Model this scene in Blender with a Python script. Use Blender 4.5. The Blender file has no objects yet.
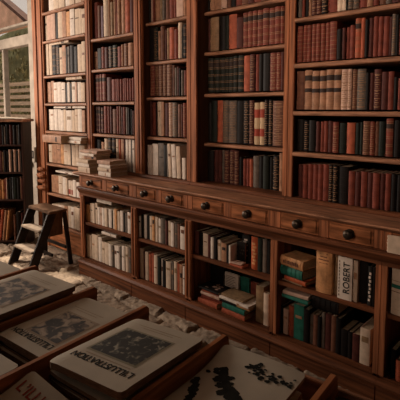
import bpy, bmesh, math, random
from mathutils import Vector, Matrix, Euler, noise
R_ = random.Random(7)
sc = bpy.context.scene
COL = sc.collection
sc.view_settings.view_transform = 'Standard'
sc.view_settings.look = 'None'
sc.view_settings.gamma = 1.0
sc.view_settings.use_curve_mapping = False
sc.view_settings.exposure = 0.0

# ------------------------------------------------------------------ camera
pitch = math.radians(5.332); ang = math.radians(47.313)
fh = Vector((-math.cos(ang), math.sin(ang), 0)); rt = Vector((math.sin(ang), math.cos(ang), 0))
fw = fh*math.cos(pitch) + Vector((0, 0, -math.sin(pitch))); up = rt.cross(fw)
cam = bpy.data.cameras.new('camera'); co = bpy.data.objects.new('camera', cam); COL.objects.link(co)
m = Matrix((rt, up, -fw)).transposed().to_4x4(); m.translation = Vector((0, -2.288, 1.55))
co.matrix_world = m
cam.sensor_width = 36; cam.lens = 40.5; cam.shift_y = -0.125; cam.clip_start = 0.05
sc.camera = co

# ------------------------------------------------------------------ materials
MATS = {}
def newmat(name):
    m = bpy.data.materials.new(name); m.use_nodes = True
    return m, m.node_tree, m.node_tree.nodes['Principled BSDF']
def mat_basic(name, col, rough=.7, var=.25, scale=14.0, bump=0.0, metal=0.0, stretch=(1,1,1), detail=4):
    if name in MATS: return MATS[name]
    m, nt, b = newmat(name); N = nt.nodes; L = nt.links
    geo = N.new('ShaderNodeNewGeometry'); mp = N.new('ShaderNodeMapping'); mp.inputs['Scale'].default_value = stretch
    L.new(geo.outputs['Position'], mp.inputs['Vector'])
    no = N.new('ShaderNodeTexNoise'); no.inputs['Scale'].default_value = scale; no.inputs['Detail'].default_value = detail
    L.new(mp.outputs['Vector'], no.inputs['Vector'])
    cr = N.new('ShaderNodeValToRGB')
    cr.color_ramp.elements[0].position = .3; cr.color_ramp.elements[1].position = .7
    cr.color_ramp.elements[0].color = tuple(c*(1-var) for c in col) + (1,)
    cr.color_ramp.elements[1].color = tuple(min(1, c*(1+var)) for c in col) + (1,)
    L.new(no.outputs['Fac'], cr.inputs['Fac']); L.new(cr.outputs['Color'], b.inputs['Base Color'])
    b.inputs['Roughness'].default_value = rough; b.inputs['Metallic'].default_value = metal
    b.inputs['Specular IOR Level'].default_value = .12
    if bump:
        bp = N.new('ShaderNodeBump'); bp.inputs['Strength'].default_value = bump; bp.inputs['Distance'].default_value = .004
        L.new(no.outputs['Fac'], bp.inputs['Height']); L.new(bp.outputs['Normal'], b.inputs['Normal'])
    MATS[name] = m
    return m
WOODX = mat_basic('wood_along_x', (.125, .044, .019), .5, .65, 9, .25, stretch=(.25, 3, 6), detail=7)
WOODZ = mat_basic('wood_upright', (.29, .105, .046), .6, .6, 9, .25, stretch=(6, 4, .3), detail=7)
WOODD = mat_basic('wood_drawer', (.27, .10, .042), .4, .65, 8, .2, stretch=(.8, 3, 5), detail=8)
WOODW = mat_basic('wood_worn_edge', (.29, .14, .08), .5, .6, 12, .25, stretch=(.5, 3, 5), detail=7)
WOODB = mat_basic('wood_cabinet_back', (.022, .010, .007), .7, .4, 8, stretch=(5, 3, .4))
WOODS = mat_basic('wood_pale_side', (.085, .036, .018), .5, .35, 9, .15, stretch=(6, 4, .4), detail=6)
TRAY = mat_basic('tray_wood', (.38, .15, .065), .45, .45, 10, .2, stretch=(3, .4, 5), detail=7)
BRASS = mat_basic('dark_brass', (.06, .045, .034), .42, .3, 30, metal=.8)
GILT = mat_basic('dull_gilt', (.27, .15, .08), .5, .3, 60)
PAGES = mat_basic('old_paper_edges', (.40, .30, .20), .85, .25, 60, stretch=(1, 1, 4))
PAPER = mat_basic('magazine_paper', (.52, .455, .36), .7, .10, 9)
PAPERE = mat_basic('magazine_page_edges', (.19, .12, .075), .85, .6, 40, stretch=(1, 1, 22))
INK = mat_basic('black_ink', (.018, .02, .017), .7, .3, 40)
INKR = mat_basic('red_ink', (.30, .055, .03), .7, .2, 40)
WHITEP = mat_basic('cream_paint', (.30, .25, .20), .6, .2, 8)
BLK = mat_basic('stool_black', (.022, .016, .013), .5, .4, 20)
STEPM = mat_basic('stool_worn_tread', (.26, .20, .15), .55, .25, 14)
SEATM = mat_basic('stool_seat_wood', (.09, .048, .027), .5, .35, 14, stretch=(1, 4, 1))
PLASTER = mat_basic('room_plaster', (.30, .23, .17), .9, .1, 3)
PAL = {
 'iv': ((.64, .545, .46), 'ivory'), 'cr': ((.56, .43, .32), 'cream'), 'pk': ((.50, .33, .25), 'pinkish beige'), 'tn': ((.34, .175, .10), 'tan'),
 'ot': ((.50, .25, .11), 'honey tan'), 'dt': ((.24, .15, .08), 'olive tan'), 'br': ((.14, .058, .034), 'brown'), 'rd': ((.17, .040, .025), 'red-brown'),
 'rr': ((.34, .085, .042), 'bright russet'), 'mr': ((.075, .022, .017), 'dark maroon'), 'bk': ((.0085, .006, .005), 'black'), 'gn': ((.011, .014, .010), 'blackish green'),
 'gy': ((.125, .098, .078), 'grey'), 'bl': ((.16, .19, .22), 'blue-grey'), 'te': ((.02, .12, .085), 'teal green'), 'or': ((.38, .08, .028), 'orange'),
 'pu': ((.14, .09, .11), 'dull purple'), 'cb': ((.50, .36, .22), 'cream'), 'wb': ((.02, .018, .016), 'black'), 'rw': ((.58, .46, .36), 'ivory'),
}
for k, (c, n) in PAL.items():
    leathery = k not in ('iv', 'cr', 'pk', 'rw', 'cb')
    mb = mat_basic('book_' + k, c, .55 if leathery else .8, .3 if leathery else .14, 26, .12)
    mb.node_tree.nodes['Principled BSDF'].inputs['Specular IOR Level'].default_value = .14 if leathery else .1
LABELM = mat_basic('dark_label', (.035, .022, .018), .6, .2, 40)
REDL = mat_basic('red_label', (.30, .05, .03), .6, .2, 40)

# ------------------------------------------------------------------ mesh helpers
def mesh_obj(name, bm, mat, parent=None, smooth=False):
    bmesh.ops.recalc_face_normals(bm, faces=bm.faces[:])
    me = bpy.data.meshes.new(name); bm.to_mesh(me); bm.free()
    for mm in (mat if isinstance(mat, (list, tuple)) else [mat]): me.materials.append(mm)
    if smooth:
        for p in me.polygons: p.use_smooth = True
    o = bpy.data.objects.new(name, me); COL.objects.link(o)
    if parent: o.parent = parent
    return o
def tag(o, label, cat, group=None, kind=None):
    if label: o['label'] = label
    if cat: o['category'] = cat
    if group: o['group'] = group
    if kind: o['kind'] = kind
    return o
def thing(name, label, cat, loc=(0, 0, 0), rot=(0, 0, 0), group=None):
    o = bpy.data.objects.new(name, None); COL.objects.link(o); o.location = loc; o.rotation_euler = rot
    o.empty_display_size = .05
    return tag(o, label, cat, group)
def bx(bm, x0, x1, y0, y1, z0, z1, bev=0.0, mi=0):
    t = bmesh.new() if bev else bm
    v = [t.verts.new((x, y, z)) for z in (z0, z1) for y in (y0, y1) for x in (x0, x1)]
    fs = [t.faces.new([v[i] for i in f]) for f in ((0,1,3,2),(4,6,7,5),(0,4,5,1),(2,3,7,6),(0,2,6,4),(1,5,7,3))]
    for f in fs: f.material_index = mi
    if bev:
        bmesh.ops.bevel(t, geom=t.edges[:], offset=bev, segments=2, affect='EDGES', clamp_overlap=True)
        join(bm, t)
def join(bm, t, M=None):
    mp = {}
    for v in t.verts: mp[v] = bm.verts.new(M @ v.co if M else v.co)
    for f in t.faces:
        try:
            nf = bm.faces.new([mp[v] for v in f.verts]); nf.material_index = f.material_index; nf.smooth = f.smooth
        except ValueError: pass
    t.free()
def box(name, x0, x1, y0, y1, z0, z1, mat, parent=None, bev=0.002):
    bm = bmesh.new(); bx(bm, x0, x1, y0, y1, z0, z1, bev); return mesh_obj(name, bm, mat, parent)
def beam(bm, a, b, wx, wy, bev=.002):
    # sheared bar whose ends stay horizontal: section wx (x) by wy (y) at both ends
    t = bmesh.new()
    v = []
    for p in (a, b):
        for sx, sy in ((-1,-1),(1,-1),(1,1),(-1,1)): v.append(t.verts.new((p[0]+sx*wx/2, p[1]+sy*wy/2, p[2])))
    for f in ((3,2,1,0),(4,5,6,7),(0,1,5,4),(1,2,6,5),(2,3,7,6),(3,0,4,7)): t.faces.new([v[i] for i in f])
    if bev: bmesh.ops.bevel(t, geom=t.edges[:], offset=bev, segments=1, affect='EDGES', clamp_overlap=True)
    join(bm, t)
def prism_x(bm, prof, x0, x1):
    # prof: list of (y, z) closed outline extruded along x
    a = [bm.verts.new((x0, y, z)) for y, z in prof]; b = [bm.verts.new((x1, y, z)) for y, z in prof]
    n = len(prof)
    bm.faces.new(a); bm.faces.new(b[::-1])
    for i in range(n): bm.faces.new((a[i], a[(i+1) % n], b[(i+1) % n], b[i]))
def prism_z(bm, prof, z0, z1, mi=0):
    a = [bm.verts.new((x, y, z0)) for x, y in prof]; b = [bm.verts.new((x, y, z1)) for x, y in prof]
    n = len(prof)
    for f in (bm.faces.new(a), bm.faces.new(b[::-1])): f.material_index = mi
    for i in range(n): bm.faces.new((a[i], a[(i+1) % n], b[(i+1) % n], b[i])).material_index = mi
def lathe(bm, prof, seg=14, axis='z', M=None):
    t = bmesh.new(); rings = []
    for r, h in prof:
        rings.append([t.verts.new((r*math.cos(2*math.pi*i/seg), r*math.sin(2*math.pi*i/seg), h)) for i in range(seg)])
    for k in range(len(rings)-1):
        for i in range(seg):
            f = t.faces.new((rings[k][i], rings[k][(i+1) % seg], rings[k+1][(i+1) % seg], rings[k+1][i])); f.smooth = True
    t.faces.new(rings[0][::-1]); t.faces.new(rings[-1])
    join(bm, t, M)
def text_mesh(name, txt, size, mat, parent, loc, rot, sx=1.0, depth=.0006, bold=0.0):
    cu = bpy.data.curves.new(name, 'FONT'); cu.body = txt; cu.size = size; cu.extrude = depth; cu.offset = bold
    cu.align_x = 'CENTER'; cu.align_y = 'CENTER'
    t = bpy.data.objects.new('tmp_text', cu); COL.objects.link(t)
    dg = bpy.context.evaluated_depsgraph_get(); dg.update()
    me = bpy.data.meshes.new_from_object(t.evaluated_get(dg)); bpy.data.objects.remove(t)
    me.name = name; me.materials.clear(); me.materials.append(mat)
    o = bpy.data.objects.new(name, me); COL.objects.link(o); o.parent = parent
    o.location = loc; o.rotation_euler = rot; o.scale = (sx, 1, 1)
    return o

# ------------------------------------------------------------------ books
def spine_arc(w, bulge, n=6):
    # outline of the spine from left to right, outermost at y = 0
    return [(-w/2 + w*i/n, bulge*(1 - math.sin(math.pi*(i/n)))**1.3 if bulge > .0025 else bulge*(abs(2*i/n-1)**2)) for i in range(n+1)]
def strip(bm, w, bulge, z0, z1, off, a=0, b=None, n=6):
    arc = spine_arc(w, bulge, n); b = n if b is None else b
    o = [(x, y-off) for x, y in arc[a:b+1]]
    if a == 0: o = [(o[0][0]-.0003, o[0][1]+off*1.5)] + o
    if b == n: o = o + [(o[-1][0]+.0003, o[-1][1]+off*1.5)]
    i = [(x, y+.001) for x, y in arc[a:b+1]]
    prism_z(bm, o + i[::-1], z0, z1)
def book_parts(par, w, d, h, cc, st, rnd):
    """cover, page block and spine decoration; spine faces -y, book stands on z = 0 centred on x"""
    w = w - .0018
    leather = st in 'lgxkb'
    bulge = min(w*.32, .009) if leather else min(w*.12, .003)
    t = min(.003, w*.14)
    arc = spine_arc(w, bulge)
    inner = [(w/2-t, d), (w/2-t, bulge+t), (-w/2+t, bulge+t), (-w/2+t, d)]
    bm = bmesh.new()
    prism_z(bm, [(-w/2, d)] + arc + [(w/2, d)] + inner, 0, h)
    nb = 5
    zs = [h*(.10 + .80*i/(nb-1)) for i in range(nb)]
    if st in 'lgx':
        for z in zs: strip(bm, w, bulge, z-.003, z+.003, .0022)
    mesh_obj('cover', bm, MATS['book_'+cc], par)
    bm = bmesh.new(); ov = .003
    bx(bm, -w/2+t+.0002, w/2-t-.0002, bulge+t+.0005, d-.004, ov, h-ov)
    mesh_obj('page_block', bm, PAGES, par)
    g = bmesh.new(); any_g = False
    if st == 'g':
        for z in zs: strip(g, w, bulge, z+.0035, z+.0065, .0010); strip(g, w, bulge, z-.0065, z-.0035, .0010)
        any_g = True
        lb = bmesh.new()
        strip(lb, w, bulge, zs[3]+.008, zs[4]-.008, .0011)
        if cc == 'tn': strip(lb, w, bulge, zs[2]-.014, zs[2]+.010, .0026)
        mesh_obj('spine_label', lb, LABELM, par)
    elif st == 'x':
        for z in zs: strip(g, w, bulge, z-.0072, z-.0042, .0010)
        k = 0; z = .012
        while z < h-.012:
            strip(g, w, bulge, z, z+.0042, .0013, 2 if k % 2 else 1, 4 if k % 2 else 5); z += .0125; k += 1
        any_g = True
    elif st == 'k':
        for i in range(9): strip(g, w, bulge, h*(.06+.11*i), h*(.06+.11*i)+.0024, .0010)
        any_g = True
    if any_g: mesh_obj('gilt_tooling', g, GILT, par)
    else: g.free()
    if st == 'b':
        lb = bmesh.new()
        if cc == 'cb':
            for a, b in ((.20, .38), (.64, .84)): strip(lb, w, bulge, h*a, h*b, .0010)
            mesh_obj('spine_label', lb, REDL, par)
        else:
            for i in range(7): strip(lb, w, bulge, h*(.16+.1*i), h*(.16+.1*i)+h*.065, .0010, 1 + (i % 2), 5 - ((i+1) % 2))
            mesh_obj('spine_pattern', lb, MATS['book_ot'], par)
    if cc == 'wb':
        lb = bmesh.new()
        for i in range(8): strip(lb, w, bulge, h*(.12+.095*i), h*(.12+.095*i)+h*.06, .0010, 1 + (i % 2), 4 + (i % 2))
        mesh_obj('spine_pattern', lb, MATS['book_iv'], par)
    if cc == 'rw':
        lb = bmesh.new(); strip(lb, w, bulge, h*.10, h*.42, .0008, 1, 5)
        mesh_obj('spine_label', lb, REDL, par)
    if st == 'p' and cc in ('iv', 'cr', 'pk', 'tn', 'ot', 'gy', 'bl', 'te') and rnd.random() < .55:
        lb = bmesh.new(); a = rnd.choice((.55, .62, .7)); q = rnd.choice((.04, .08, .16))
        strip(lb, w, bulge, h*a, h*(a+q), .0006, 1, 5)
        mesh_obj('spine_label', lb, rnd.choice((MATS['book_dt'], MATS['book_br'], MATS['book_tn'], LABELM)), par)
ORD = ['first', 'second', 'third', 'fourth', 'fifth', 'sixth', 'seventh', 'eighth', 'ninth', 'tenth', 'eleventh', 'twelfth', 'thirteenth']
STY = {'p': 'paper-covered', 'l': 'leather', 'g': 'gilt-banded', 'x': 'gilt-patterned', 'k': 'gilt-lined', 'b': 'banded'}
def describe(c, s):
    if c == 'wb': return 'black white-marked'
    if c == 'rw': return 'ivory red-labelled'
    if c == 'cb': return 'cream red-banded'
    if c == 'or': return 'orange patterned'
    if c == 'te': return 'teal green cloth'
    if s == 'p' and c in ('bk', 'mr', 'gn', 'br', 'rr', 'gy', 'bl', 'tn', 'ot'): return PAL[c][1] + ' plain'
    return PAL[c][1] + ' ' + STY[s]
def labels_for(descs, where, noun='book'):
    out = []; n = len(descs)
    nb = [(descs[i-1] if i else 'edge', descs[i]) for i in range(n)]
    seen = {}
    for i, dsc in enumerate(descs):
        if descs.count(dsc) == 1: out.append('%s %s, %s' % (dsc, noun, where)); continue
        seen[dsc] = seen.get(dsc, 0) + 1; tot = descs.count(dsc)
        if i and nb.count(nb[i]) == 1 and descs[i-1] != dsc and descs.count(descs[i-1]) == 1:
            lb = '%s %s right of the %s one, %s' % (dsc, noun, descs[i-1], where)
            out.append(lb if len(lb.split()) <= 16 else '%s from left of the %s %ss, %s' % (ORD[seen[dsc]-1], dsc, noun, where))
        elif seen[dsc] == 1: out.append('leftmost of the %s %ss, %s' % (dsc, noun, where))
        elif seen[dsc] == tot: out.append('rightmost of the %s %ss, %s' % (dsc, noun, where))
        else: out.append('%s from left of the %s %ss, %s' % (ORD[seen[dsc]-1], dsc, noun, where))
    return out
BAY_X = {'far left bay': (-4.602, -3.800), 'second bay': (-3.694, -3.069), 'third bay': (-2.953, -2.439), 'dark fourth bay': (-2.333, -1.573),
 'right bay': (-1.495, -.112), 'left cupboard': (-3.615, -2.876), 'second cupboard': (-2.828, -2.254), 'third cupboard': (-2.206, -1.517), 'fourth cupboard': (-1.469, -.862)}
def parse_row(rows): return [(a[0][:2], a[0][2]) for a in (r.split() for r in rows.split(';'))]
def shelf_of_books(where, Y, z0, rows, M=None, dmax=.17, group=None, sag=None, labs=None):
    bay, shelf = where.split('|')
    specs = []
    for r in rows.split(';'):
        a = r.split(); specs.append((a[0][:2], a[0][2], int(a[1])/1000, int(a[2])/1000, int(a[3])/1000, float(a[4]) if len(a) > 4 else 0))
    if bay in BAY_X:                                  # keep the row clear of the uprights
        lo, hi = BAY_X[bay]; a = min(s[2] for s in specs); b = max(s[2]+s[3] for s in specs)
        na, nb_ = max(a, lo), min(b, hi)
        if na > a or nb_ < b:
            k = (nb_-na)/(b-a); specs = [(c, st, na+(x-a)*k, w*k, h_, ln) for c, st, x, w, h_, ln in specs]
    ph = '%s of the %s' % (shelf, bay)
    labs = labs or labels_for([describe(s[0], s[1]) for s in specs], ph)
    for (c, st, x, w, h, lean), lab in zip(specs, labs):
        d = dmax - R_.random()*.03
        zz = z0 + (sag(x+w/2) if sag else 0)
        if lean:
            loc = Vector((x+w/2, Y, zz + abs(math.sin(math.radians(lean)))*w/2 + .0005)); w *= .86
        else: loc = Vector((x+w/2, Y + R_.uniform(0, .006) + (0 if st in 'gxk' else R_.uniform(0, .008)), zz))
        rot = Matrix.Rotation(math.radians(lean), 4, 'Y')
        name = 'leather_book' if st in 'lgxkb' else 'paper_covered_book'
        t = thing(name, lab, 'book', (0, 0, 0), (0, 0, 0), group or ('books on the %s' % ph))
        t.matrix_world = (M or Matrix.Identity(4)) @ Matrix.Translation(loc) @ rot
        book_parts(t, w, d, max(.1, h - .004 + R_.uniform(-.003, .003)), c, st, R_)
def flat_book(label, cc, x0, x1, y0, depth, z0, th, st='p', rz=0, M=None, name='flat_lying_book', group=None, text=None):
    """book lying flat, spine along x facing -y"""
    L = x1-x0
    t = thing(name, label, 'book', (0, 0, 0), (0, 0, 0), group)
    rot = Matrix.Rotation(math.radians(90), 4, 'Y')     # book's height runs along +x, thickness along z
    t.matrix_world = (M or Matrix.Identity(4)) @ Matrix.Translation((x0, y0, z0+th/2)) @ Matrix.Rotation(math.radians(rz), 4, 'Z') @ rot
    book_parts(t, th, depth, L, cc, st, R_)
    return t

# ------------------------------------------------------------------ room shell
def struct(name, bm, mat): o = mesh_obj(name, bm, mat); o['kind'] = 'structure'; return o
WB = .56   # inner face of the back wall
def floor_mesh():
    # rough irregular stone slabs laid in courses along x
    x0, x1, y0, y1, st = -5.6, .3, -1.5, .6, .0125
    rnd = random.Random(3)
    rows = []; y = y0
    while y < y1+.1:
        hgt = rnd.uniform(.17, .25); joints = [x0-.3]
        while joints[-1] < x1+.3: joints.append(joints[-1] + rnd.uniform(.27, .50))
        rows.append((y, y+hgt, joints, [rnd.uniform(-.012, .010) for _ in joints], [(rnd.uniform(-.05, .05), rnd.uniform(-.06, .06)) for _ in joints])); y += hgt
    def hfun(x, y):
        wx = x + .045*noise.noise((x*5, y*5, 1.3)) + .016*noise.noise((x*17, y*17, 4)); wy = y + .045*noise.noise((x*5, y*5, 7.1)) + .016*noise.noise((x*17, y*17, 9))
        for a, b, js, hs, ts in rows:
            if a <= wy < b or (b is rows[-1][1]): 
                e = min(wy-a, b-wy)
                for k in range(len(js)-1):
                    if js[k] <= wx < js[k+1]:
                        e2 = min(e, wx-js[k], js[k+1]-wx)
                        s = max(0, min(1, e2/.018)); s = s*s*(3-2*s)
                        cx = wx-(js[k]+js[k+1])/2; cy = wy-(a+b)/2
                        return -.024 + s*(.032 + hs[k] + ts[k][0]*cx + ts[k][1]*cy) + .007*noise.noise((x*9, y*9, 2))*s + .009*noise.noise((x*26, y*26, 0))*s + .006*noise.noise((x*55, y*55, 0))
                break
        return -.024
    nx = int((x1-x0)/st); ny = int((y1-y0)/st)
    bm = bmesh.new(); g = []
    for j in range(ny+1):
        g.append([bm.verts.new((x0+i*st, y0+j*st, hfun(x0+i*st, y0+j*st))) for i in range(nx+1)])
    for j in range(ny):
        for i in range(nx): bm.faces.new((g[j][i], g[j][i+1], g[j+1][i+1], g[j+1][i])).smooth = True
    # plain slab around the finely built part
    for a, b, c, d in ((-8.2, 3.2, -5.4, y0), (-8.2, x0, y0, 3.0), (x1, 3.2, y0, 3.0), (x0, x1, y1, 3.0)):
        v = [bm.verts.new(p) for p in ((a, c, -.012), (b, c, -.012), (b, d, -.012), (a, d, -.012))]; bm.faces.new(v)
    return bm
def stone_mat():
    m, nt, b = newmat('rough_stone'); N = nt.nodes; L = nt.links
    geo = N.new('ShaderNodeNewGeometry')
    n1 = N.new('ShaderNodeTexNoise'); n1.inputs['Scale'].default_value = 5; n1.inputs['Detail'].default_value = 6
    n2 = N.new('ShaderNodeTexNoise'); n2.inputs['Scale'].default_value = 45; n2.inputs['Detail'].default_value = 5
    for n in (n1, n2): L.new(geo.outputs['Position'], n.inputs['Vector'])
    cr = N.new('ShaderNodeValToRGB'); e = cr.color_ramp.elements
    e[0].position = .30; e[0].color = (.085, .056, .036, 1); e[1].position = .66; e[1].color = (.36, .265, .18, 1)
    mx = N.new('ShaderNodeMath'); mx.operation = 'ADD'; ml = N.new('ShaderNodeMath'); ml.operation = 'MULTIPLY'; ml.inputs[1].default_value = .5
    m2 = N.new('ShaderNodeMath'); m2.operation = 'MULTIPLY'; m2.inputs[1].default_value = .5
    L.new(n1.outputs['Fac'], ml.inputs[0]); L.new(n2.outputs['Fac'], m2.inputs[0]); L.new(ml.outputs[0], mx.inputs[0]); L.new(m2.outputs[0], mx.inputs[1])
    L.new(mx.outputs[0], cr.inputs['Fac']); L.new(cr.outputs['Color'], b.inputs['Base Color']); b.inputs['Roughness'].default_value = .85
    bp = N.new('ShaderNodeBump'); bp.inputs['Strength'].default_value = .5; bp.inputs['Distance'].default_value = .01
    L.new(n2.outputs['Fac'], bp.inputs['Height']); L.new(bp.outputs['Normal'], b.inputs['Normal'])
    return m
STONE = stone_mat()
struct('floor', floor_mesh(), STONE)
WX0, WX1, WZ0, WZ1 = -7.25, -5.53, .85, 3.12       # window opening in the back wall
bm = bmesh.new()
bx(bm, -8.0, WX0, WB, WB+.16, -.03, 3.4); bx(bm, WX1, 3.0, WB, WB+.16, -.03, 3.4)
bx(bm, WX0, WX1, WB, WB+.16, -.03, WZ0); bx(bm, WX0, WX1, WB, WB+.16, WZ1, 3.4)
struct('wall_back', bm, PLASTER)
bm = bmesh.new(); bx(bm, -8.16, -8.0, -5.2, WB+.16, -.03, 3.4); struct('wall_left', bm, PLASTER)
bm = bmesh.new(); bx(bm, 3.0, 3.16, -5.2, WB+.16, -.03, 3.4); struct('wall_right', bm, PLASTER)
bm = bmesh.new(); bx(bm, -8.16, 3.16, -5.36, -5.2, -.03, 3.4); struct('wall_front', bm, PLASTER)
# ceiling with an added unseen skylight, shaped to drop sun on the stool corner
SX0, SX1, SY0, SY1 = -5.70, -4.25, -.80, .42
bm = bmesh.new()
bx(bm, -8.16, SX0, -5.36, WB+.16, 3.4, 3.5); bx(bm, SX1, 3.16, -5.36, WB+.16, 3.4, 3.5)
bx(bm, SX0, SX1, -5.36, SY0, 3.4, 3.5); bx(bm, SX0, SX1, SY1, WB+.16, 3.4, 3.5)
struct('ceiling', bm, PLASTER)
bm = bmesh.new()
for k in (1, 2): xx = SX0+(SX1-SX0)*k/3; bx(bm, xx-.03, xx+.03, SY0, SY1, 3.4, 3.46)
bx(bm, SX0, SX1, -.13, -.09, 3.4, 3.46)
struct('added_skylight_bars', bm, WHITEP)  # bars of the added skylight, out of view, breaking up the sun patch
# window in the back wall: frame, transom, jamb strip, pane
bm = bmesh.new()
bx(bm, WX1-.02, WX1+.26, WB-.05, WB+.16, -.02, 3.4, .004)                    # broad pale jamb beside the bookcase
bx(bm, WX0-.06, WX0+.05, WB-.02, WB+.14, WZ0, WZ1, .004)
bx(bm, WX0, WX1, WB-.02, WB+.10, 2.37, 2.50, .004)                            # transom
bx(bm, WX0, WX1, WB-.01, WB+.08, 2.635, 2.665, .004)
bx(bm, WX0-.05, WX1, WB-.10, WB+.16, WZ0-.05, WZ0, .004)
bx(bm, -6.44, -6.385, WB+.0, WB+.07, WZ0, 2.37, .004)
w1 = struct('window_1', bm, WHITEP)
m, nt, b = newmat('thin_window_glass'); N = nt.nodes; L = nt.links; nt.nodes.remove(b)
tr = N.new('ShaderNodeBsdfTransparent'); gl = N.new('ShaderNodeBsdfGlossy'); gl.inputs['Roughness'].default_value = .02; mx = N.new('ShaderNodeMixShader'); mx.inputs[0].default_value = .06
L.new(tr.outputs[0], mx.inputs[1]); L.new(gl.outputs[0], mx.inputs[2]); L.new(mx.outputs[0], N['Material Output'].inputs['Surface']); GLASS = m
bm = bmesh.new(); bx(bm, WX0+.05, WX1-.02, WB+.03, WB+.036, WZ0, 2.37); bx(bm, WX0+.05, WX1-.02, WB+.03, WB+.036, 2.50, 2.62); bx(bm, WX0+.05, WX1-.02, WB+.03, WB+.036, 2.665, WZ1)
g = mesh_obj('pane', bm, GLASS, w1)

# ------------------------------------------------------------------ outside, seen through the window
bm = bmesh.new(); bx(bm, -20, 0, WB+.16, 9, -.10, -.05); tag(struct('ground', bm, STONE), None, None)
FEN = mat_basic('weathered_slats', (.62, .48, .35), .8, .25, 10, stretch=(.6, 3, 3))
fen = thing('slatted_fence', 'weathered horizontal slat fence seen outside through the left window', 'fence', (-9.6, 2.3, -.05))
for k in range(15):
    bm = bmesh.new(); bx(bm, -2.2, 2.0, 0, .03, .12+k*.14, .20+k*.14, .004); mesh_obj('slat', bm, FEN, fen)
for xx in (-2.1, -.7, .6, 1.9):
    bm = bmesh.new(); bx(bm, xx-.04, xx+.04, .031, .11, 0, 2.2, .004); mesh_obj('post', bm, FEN, fen)
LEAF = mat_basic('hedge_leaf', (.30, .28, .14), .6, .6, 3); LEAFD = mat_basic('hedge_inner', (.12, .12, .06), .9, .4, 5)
def leafy(n, c, s, rnd, size=.06):
    bm = bmesh.new()
    for _ in range(n):
        while True:
            p = Vector((rnd.uniform(-1, 1), rnd.uniform(-1, 1), rnd.uniform(-1, 1)))
            if .55 < p.length < 1: break
        p = Vector((c[0]+p.x*s[0], c[1]+p.y*s[1], c[2]+p.z*s[2]))
        e = Euler((rnd.uniform(0, 6), rnd.uniform(0, 6), rnd.uniform(0, 6))).to_matrix(); q = size*rnd.uniform(.6, 1.3)
        v = [bm.verts.new(p + e @ Vector(a)*q) for a in ((-.5, 0, 0), (0, -.28, .06), (.6, 0, 0), (0, .28, .06))]
        bm.faces.new((v[0], v[1], v[2])); bm.faces.new((v[0], v[2], v[3]))
    return bm
rnd = random.Random(5)
hd = leafy(11000, (-12.6, 4.0, 1.65), (4.2, .8, 2.2), rnd, .13)
hedge = tag(mesh_obj('hedge', hd, LEAF), 'dense green hedge outside behind the slatted fence, left window', 'hedge')
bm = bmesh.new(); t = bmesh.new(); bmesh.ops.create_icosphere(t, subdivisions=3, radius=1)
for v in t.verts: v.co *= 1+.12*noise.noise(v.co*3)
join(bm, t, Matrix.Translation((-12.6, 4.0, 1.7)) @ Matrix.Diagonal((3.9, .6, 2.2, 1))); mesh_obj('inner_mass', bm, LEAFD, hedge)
# tiled lean-to roof outside, its slope falling to the right
AW = mat_basic('brown_awning_board', (.70, .43, .30), .7, .25, 6); AWE = mat_basic('brown_awning_edge', (.10, .045, .03), .6, .3, 8)
aw = thing('garden_roof', 'brown sloping gable roof outside, top of the left window', 'roof', (-8.75, 1.75, 3.06))
bm = bmesh.new()
for f in (0,):
    a = [bm.verts.new(p) for p in ((-3.0, 0, 0), (.75, 0, 0), (-3.0, 0, 2.05))]; b2 = [bm.verts.new((v.co.x, .12, v.co.z)) for v in a]
    bm.faces.new(a); bm.faces.new(b2[::-1])
    for i in range(3): bm.faces.new((a[i], a[(i+1) % 3], b2[(i+1) % 3], b2[i]))
mesh_obj('gable_board', bm, AW, aw)
bm = bmesh.new(); sl = math.atan2(2.05, 3.75); M = Matrix.Translation((.86, -.06, 0)) @ Matrix.Rotation(sl, 4, 'Y')
t = bmesh.new(); bx(t, -4.4, .02, -.03, .14, 0, .06); join(bm, t, M); mesh_obj('roof_edge', bm, AWE, aw)
bm = bmesh.new(); bx(bm, .70, 1.6, -.05, .0, .0, .045, .004); mesh_obj('gutter', bm, AWE, aw)
for xx in (-2.6, -1.2):
    bm = bmesh.new(); bx(bm, xx-.05, xx+.05, .13, .23, -3.11, .0, .004); mesh_obj('post', bm, AW, aw)

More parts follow.
